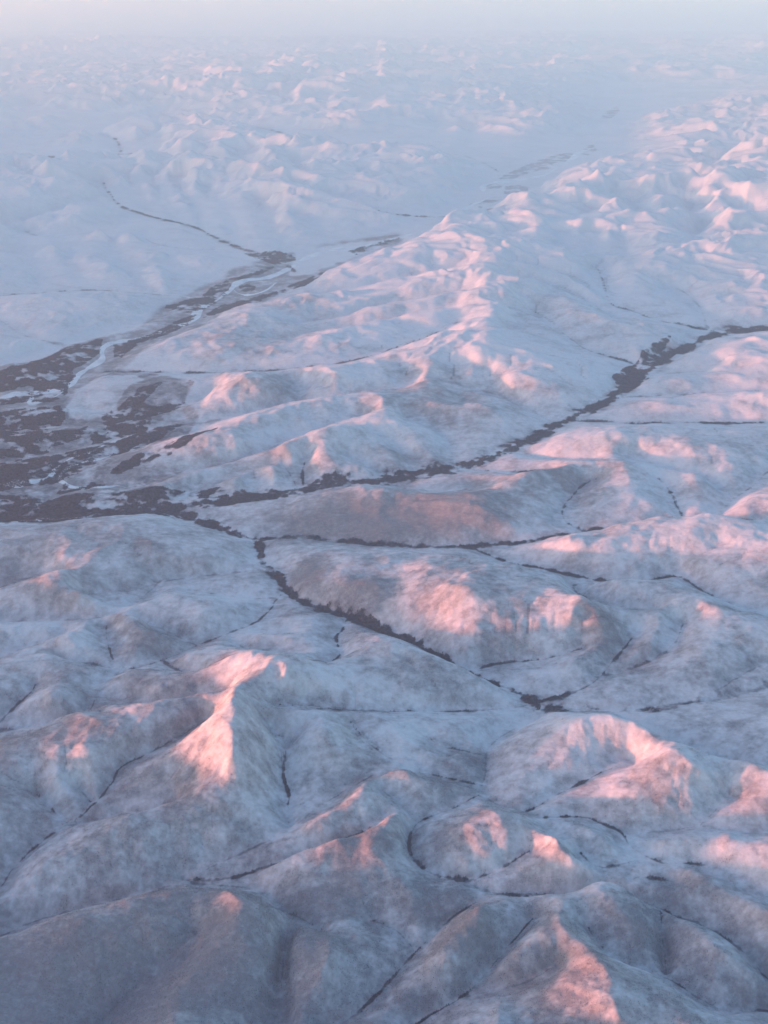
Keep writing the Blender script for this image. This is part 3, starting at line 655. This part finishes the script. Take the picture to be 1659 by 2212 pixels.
tundra = np.maximum(tundra, flood * np.clip(.86 + n_mid * .4 + n_fine * .25 - .3 * np.abs(perlin(XF / 1.1 + n_mid, YF / 2.4, 17)), 0, 1))
tundra = np.maximum(tundra, SW * .85 * (1 - sstep(.5, 4.0, DW)) * np.clip(.85 + n_mid * .7 + n_fine * .5, .3, 1.1))
tundra = np.clip(tundra * (.85 + .25 * rill) + gully * .6 + rill * .05, 0, 1)
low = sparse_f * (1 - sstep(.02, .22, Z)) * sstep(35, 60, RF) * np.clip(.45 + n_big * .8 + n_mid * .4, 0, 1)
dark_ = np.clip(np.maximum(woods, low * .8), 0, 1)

def mesh_from_grid(name, XX, YY, ZZ, attrs):
    r_, c_ = XX.shape
    co = np.empty((r_ * c_, 3), np.float32); co[:, 0] = XX.ravel() * KM; co[:, 1] = YY.ravel() * KM; co[:, 2] = ZZ.ravel() * KM
    me = bpy.data.meshes.new(name); me.vertices.add(len(co)); me.vertices.foreach_set('co', co.ravel())
    i, j = np.mgrid[0:r_ - 1, 0:c_ - 1]; a = (i * c_ + j).ravel()
    q = np.stack([a, a + 1, a + c_ + 1, a + c_], 1).astype(np.int32)
    n = len(q); me.loops.add(n * 4); me.loops.foreach_set('vertex_index', q.ravel())
    me.polygons.add(n); me.polygons.foreach_set('loop_start', np.arange(0, n * 4, 4, dtype=np.int32))
    me.update(calc_edges=True)
    me.shade_smooth()
    for k_, v_ in attrs.items():
        at = me.attributes.new(k_, 'FLOAT', 'POINT'); at.data.foreach_set('value', v_.ravel().astype(np.float32))
    return me
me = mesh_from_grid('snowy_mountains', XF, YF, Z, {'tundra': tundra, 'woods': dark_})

def nodes(mat):
    mat.use_nodes = True; t = mat.node_tree; t.nodes.clear()
    return t, (lambda k, **kw: (lambda n: ([setattr(n, a, b) for a, b in kw.items()], n)[1])(t.nodes.new(k))), t.links.new
mat = bpy.data.materials.new('wind_packed_snow_and_tundra')
t, N, Lk = nodes(mat)
out = N('ShaderNodeOutputMaterial'); bs = N('ShaderNodeBsdfPrincipled'); Lk(bs.outputs[0], out.inputs[0])
bs.inputs['Roughness'].default_value = .9; bs.inputs['Specular IOR Level'].default_value = .15
geo = N('ShaderNodeTexCoord')
def noise(scale, det=6, ro=.6, vec=None):
    n = N('ShaderNodeTexNoise'); n.inputs['Scale'].default_value = scale; n.inputs['Detail'].default_value = det; n.inputs['Roughness'].default_value = ro
    Lk(vec or geo.outputs['Object'], n.inputs['Vector']); return n.outputs[0]
def mth(op, a, b=None, c=None, clamp=False):
    n = N('ShaderNodeMath', operation=op, use_clamp=clamp)
    for k, q in enumerate((a, b, c)):
        if q is None: continue
        if hasattr(q, 'links'): Lk(q, n.inputs[k])
        else: n.inputs[k].default_value = q
    return n.outputs[0]
def mix(f, a, b):
    n = N('ShaderNodeMix', data_type='RGBA'); 
    if hasattr(f, 'links'): Lk(f, n.inputs[0])
    else: n.inputs[0].default_value = f
    for k, q in ((6, a), (7, b)):
        if hasattr(q, 'links'): Lk(q, n.inputs[k])
        else: n.inputs[k].default_value = (*q, 1)
    return n.outputs[2]
def ramp(x, a, b):
    n = N('ShaderNodeMapRange', interpolation_type='SMOOTHSTEP'); Lk(x, n.inputs[0]); n.inputs[1].default_value = a; n.inputs[2].default_value = b; return n.outputs[0]
at1 = N('ShaderNodeAttribute', attribute_name='tundra'); at2 = N('ShaderNodeAttribute', attribute_name='woods')
fine = noise(1 / 85., 7, .78); mid = noise(1 / 600., 6, .6); big = noise(1 / 5000., 4, .5)
SNOW = mix(big, (.58, .585, .61), (.71, .71, .73))
heath = mix(fine, (.065, .068, .082), (.165, .158, .182))
f = mth('ADD', at1.outputs['Fac'], mth('MULTIPLY', mth('SUBTRACT', fine, .5), 1.2)); f = mth('ADD', f, mth('MULTIPLY', mth('SUBTRACT', mid, .5), .35))
f = mth('MULTIPLY', ramp(f, -.12, 1.1), .86)
col = mix(f, SNOW, heath)
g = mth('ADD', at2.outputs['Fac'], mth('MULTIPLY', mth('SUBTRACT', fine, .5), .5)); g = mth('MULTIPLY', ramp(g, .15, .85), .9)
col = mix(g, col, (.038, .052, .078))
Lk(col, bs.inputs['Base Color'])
bp = N('ShaderNodeBump'); bp.inputs['Strength'].default_value = .8; bp.inputs['Distance'].default_value = 22
Lk(mth('ADD', noise(1 / 260., 9, .68), mth('MULTIPLY', fine, .4)), bp.inputs['Height']); Lk(bp.outputs[0], bs.inputs['Normal'])
me.materials.append(mat)
land = bpy.data.objects.new('snowy_mountains', me); C.objects.link(land)
land['kind'] = 'structure'; land['label'] = 'snow covered mountain ranges and hills reaching to the hazy horizon'
print('land', time.time() - T0, nr, nc)

# ------------------------------------------------------------------ frozen river
def ground_z(x, y):
    i = np.interp(np.log(np.hypot(x, y) / R0), s, np.arange(nr)); j = np.clip((np.arctan2(x, y) - TH0) / DF, 0, nc - 1.01)
    i = np.clip(i, 0, nr - 1.01); i0 = i.astype(int); j0 = j.astype(int); a = i - i0; b = j - j0
    return Z[i0, j0] * (1 - a) * (1 - b) + Z[i0 + 1, j0] * a * (1 - b) + Z[i0, j0 + 1] * (1 - a) * b + Z[i0 + 1, j0 + 1] * a * b
def ribbon(spec, hw_px, seed):
    p = smooth_line(P(spec), 3); d = dens([tuple(q) for q in p], np.full(len(p), .01), 2.0)
    x, y = ground(d[:, 0], d[:, 1], d[:, 2]); r = np.hypot(x, y); n = len(x); rng = np.random.RandomState(seed)
    def wav(f): m = n // f + 3; c = rng.uniform(-1, 1, m); return np.interp(np.arange(n) / f, np.arange(m), c)
    tx, ty = np.gradient(x), np.gradient(y); L = np.hypot(tx, ty) + 1e-9; sd = A / np.hypot(r, A)
    w_ = 1.35 * hw_px * r * .000338 / np.sqrt((ty / L) ** 2 + (tx / L * sd) ** 2) * np.clip(1 + .6 * wav(9) + .3 * wav(4), .35, 2)
    w_ *= np.clip(np.minimum(np.arange(n), n - 1 - np.arange(n)) / 12., .05, 1)
    tx, ty = np.gradient(x), np.gradient(y); L = np.hypot(tx, ty) + 1e-9; nx, ny = -ty / L, tx / L
    off = .000338 * r * 3 * wav(7); x = x + nx * off; y = y + ny * off
    K = 6; u = np.linspace(-1, 1, K + 1)
    XX = x[:, None] + nx[:, None] * w_[:, None] * u; YY = y[:, None] + ny[:, None] * w_[:, None] * u
    return XX, YY, ground_z(XX, YY) + .006 * (1 - .9 * np.abs(u) ** 3)
ICE = [("-60,868 0,858 60,850 110,846 150,838 160,822 175,806 205,790 222,775 215,758 240,744 290,735 350,722 395,705 418,690 432,668 468,655 486,640 500,625 520,612 580,606 620,588 660,562 700,545 770,540 850,522 900,508", 5.5, 1),
       ("500,625 520,640 548,640 575,630 600,612", 3, 2), ("0,855 40,848 75,858 60,872 100,868 150,838", 3, 3),
       ("0,1050 60,1045 105,1035 130,1010 150,995 200,980 250,955 300,935", 4, 4), ("1060,430 1040,412 1050,400 1100,398 1180,385 1200,370 1240,350 1250,335 1290,322", 4, 5),
       ("240,985 150,1008 125,1030 140,1050 190,1058 260,1050", 3.5, 6), ("20,1128 70,1126 90,1122 150,1122 200,1115", 2.5, 7), ("980,470 1010,452 1060,430", 3, 8)]
rx = []; rf = []; base_ = 0
for spec, hw_, sd in ICE:
    XX, YY, ZZ = ribbon(spec, hw_, sd); a_, b_ = XX.shape
    rx.append(np.stack([XX.ravel(), YY.ravel(), ZZ.ravel()], 1) * KM)
    i_, j_ = np.mgrid[0:a_ - 1, 0:b_ - 1]; q_ = (i_ * b_ + j_).ravel() + base_
    rf.append(np.stack([q_, q_ + 1, q_ + b_ + 1, q_ + b_], 1)); base_ += a_ * b_
rm = bpy.data.meshes.new('frozen_river'); rm.from_pydata(np.concatenate(rx).tolist(), [], np.concatenate(rf).tolist()); rm.shade_smooth()
imat = bpy.data.materials.new('snow_covered_river_ice'); t, N, Lk = nodes(imat)
out = N('ShaderNodeOutputMaterial'); bs = N('ShaderNodeBsdfPrincipled'); Lk(bs.outputs[0], out.inputs[0]); geo = N('ShaderNodeTexCoord')
Lk(mix(ramp(noise(1 / 400., 6, .65), .35, .62), (.50, .54, .58), (.70, .72, .73)), bs.inputs['Base Color']); bs.inputs['Roughness'].default_value = .6
rm.materials.append(imat); ro = bpy.data.objects.new('frozen_river', rm); C.objects.link(ro)
ro['kind'] = 'structure'; ro['label'] = 'pale frozen braided river winding through dark woods'

# ------------------------------------------------------------------ spruce woods on the flood plain and along the streams
rng = np.random.RandomState(4)
ccell = (CF[:-1, :-1] * (RF[1:, :-1] - RF[:-1, :-1])) * 1e6          # square metres
scrub = .12 * np.clip(tundra - .45 + .3 * n_fine, 0, 1) * (1 - sstep(20, 27, RF))
dens_ = (np.clip(woods - .55, 0, 1) + scrub)[:-1, :-1] * (1 - sstep(rad(17.5), rad(18.5), np.abs(TF[:-1, :-1])))
scale_ = np.maximum(1, RF[:-1, :-1] / 24)
p_ = dens_ * ccell / (scale_ ** 2)
NT = 240000
p_ = (p_ / p_.sum()).ravel(); pick = rng.choice(p_.size, NT, p=p_)
pi_, pj_ = pick // (nc - 1), pick % (nc - 1); fu, fv = rng.rand(NT), rng.rand(NT)
sr = s[pi_] + fu * (s[pi_ + 1] - s[pi_]); ta = TH0 + (pj_ + fv) * DF; r_ = R0 * np.exp(sr)
tx_, ty_ = r_ * np.sin(ta), r_ * np.cos(ta); tz_ = ground_z(tx_, ty_) * KM; tx_ *= KM; ty_ *= KM
sc_ = np.maximum(1, r_ / 24)
hh = rng.uniform(14, 26, NT) * np.sqrt(sc_); ww = rng.uniform(7, 13, NT) * sc_
small = np.where(woods[pi_, pj_] < .55, .42, 1.0); hh *= small; ww *= small
ang = rng.uniform(0, 6.28, NT)[:, None] + np.arange(5)[None] * 2 * math.pi / 5
ring = np.stack([tx_[:, None] + np.cos(ang) * ww[:, None], ty_[:, None] + np.sin(ang) * ww[:, None], (tz_ - 4)[:, None] + 0 * ang], 2)
apex = np.stack([tx_, ty_, tz_ + hh], 1)[:, None]
co = np.concatenate([ring, apex], 1).reshape(-1, 3).astype(np.float32)
b0_ = (np.arange(NT) * 6)[:, None, None]; tri = np.array([[k_, (k_ + 1) % 5, 5] for k_ in range(5)])[None]
fc = (b0_ + tri).reshape(-1).astype(np.int32)
fm = bpy.data.meshes.new('spruce_forest'); fm.vertices.add(len(co)); fm.vertices.foreach_set('co', co.ravel())
fm.loops.add(len(fc)); fm.loops.foreach_set('vertex_index', fc); fm.polygons.add(len(fc) // 3); fm.polygons.foreach_set('loop_start', np.arange(0, len(fc), 3, dtype=np.int32)); fm.update(calc_edges=True)
fmat = bpy.data.materials.new('snow_dusted_spruce'); t, N, Lk = nodes(fmat)
out = N('ShaderNodeOutputMaterial'); bs = N('ShaderNodeBsdfPrincipled'); Lk(bs.outputs[0], out.inputs[0]); geo = N('ShaderNodeTexCoord')
Lk(mix(ramp(noise(1 / 60., 3, .6), .3, .75), (.04, .054, .07), (.12, .142, .17)), bs.inputs['Base Color']); bs.inputs['Roughness'].default_value = .9
fm.materials.append(fmat); fo = bpy.data.objects.new('spruce_forest', fm); C.objects.link(fo); fo['kind'] = 'stuff'; fo['label'] = 'dark spruce woods along the frozen rivers and streams'
print('forest', time.time() - T0, 'm2 per tree', float((dens_ * ccell / scale_ ** 2).sum() / NT))

# ------------------------------------------------------------------ haze
HZ = dict(x0=-190, x1=150, y0=-2, y1=334, z1=ALT + 40)
zb = float(Z.min() * KM) - 1.0
xs, ys = (float(XF.min()) * KM - 300, float(XF.max()) * KM + 300), (-600.0, float(YF.max()) * KM + 300)
v = [(x, y, z) for z in (zb, ALT + 30) for y in ys for x in xs]
hm = bpy.data.meshes.new('haze'); hm.from_pydata(v, [], [(0, 2, 3, 1), (4, 5, 7, 6), (0, 1, 5, 4), (2, 6, 7, 3), (0, 4, 6, 2), (1, 3, 7, 5)])
ho = bpy.data.objects.new('haze', hm); C.objects.link(ho); ho['kind'] = 'stuff'; ho['label'] = 'pale blue winter haze thickening towards the horizon'
hmat = bpy.data.materials.new('cold_haze'); t, N, Lk = nodes(hmat)
out = N('ShaderNodeOutputMaterial'); pv = N('ShaderNodeVolumePrincipled'); Lk(pv.outputs[0], out.inputs['Volume'])
pv.inputs['Color'].default_value = (.92, .935, 1.0, 1); pv.inputs['Absorption Color'].default_value = (1, 1, 1, 1)
pv.inputs['Density'].default_value = 6.7e-6; pv.inputs['Anisotropy'].default_value = .77
hm.materials.append(hmat)
print('done', time.time() - T0)
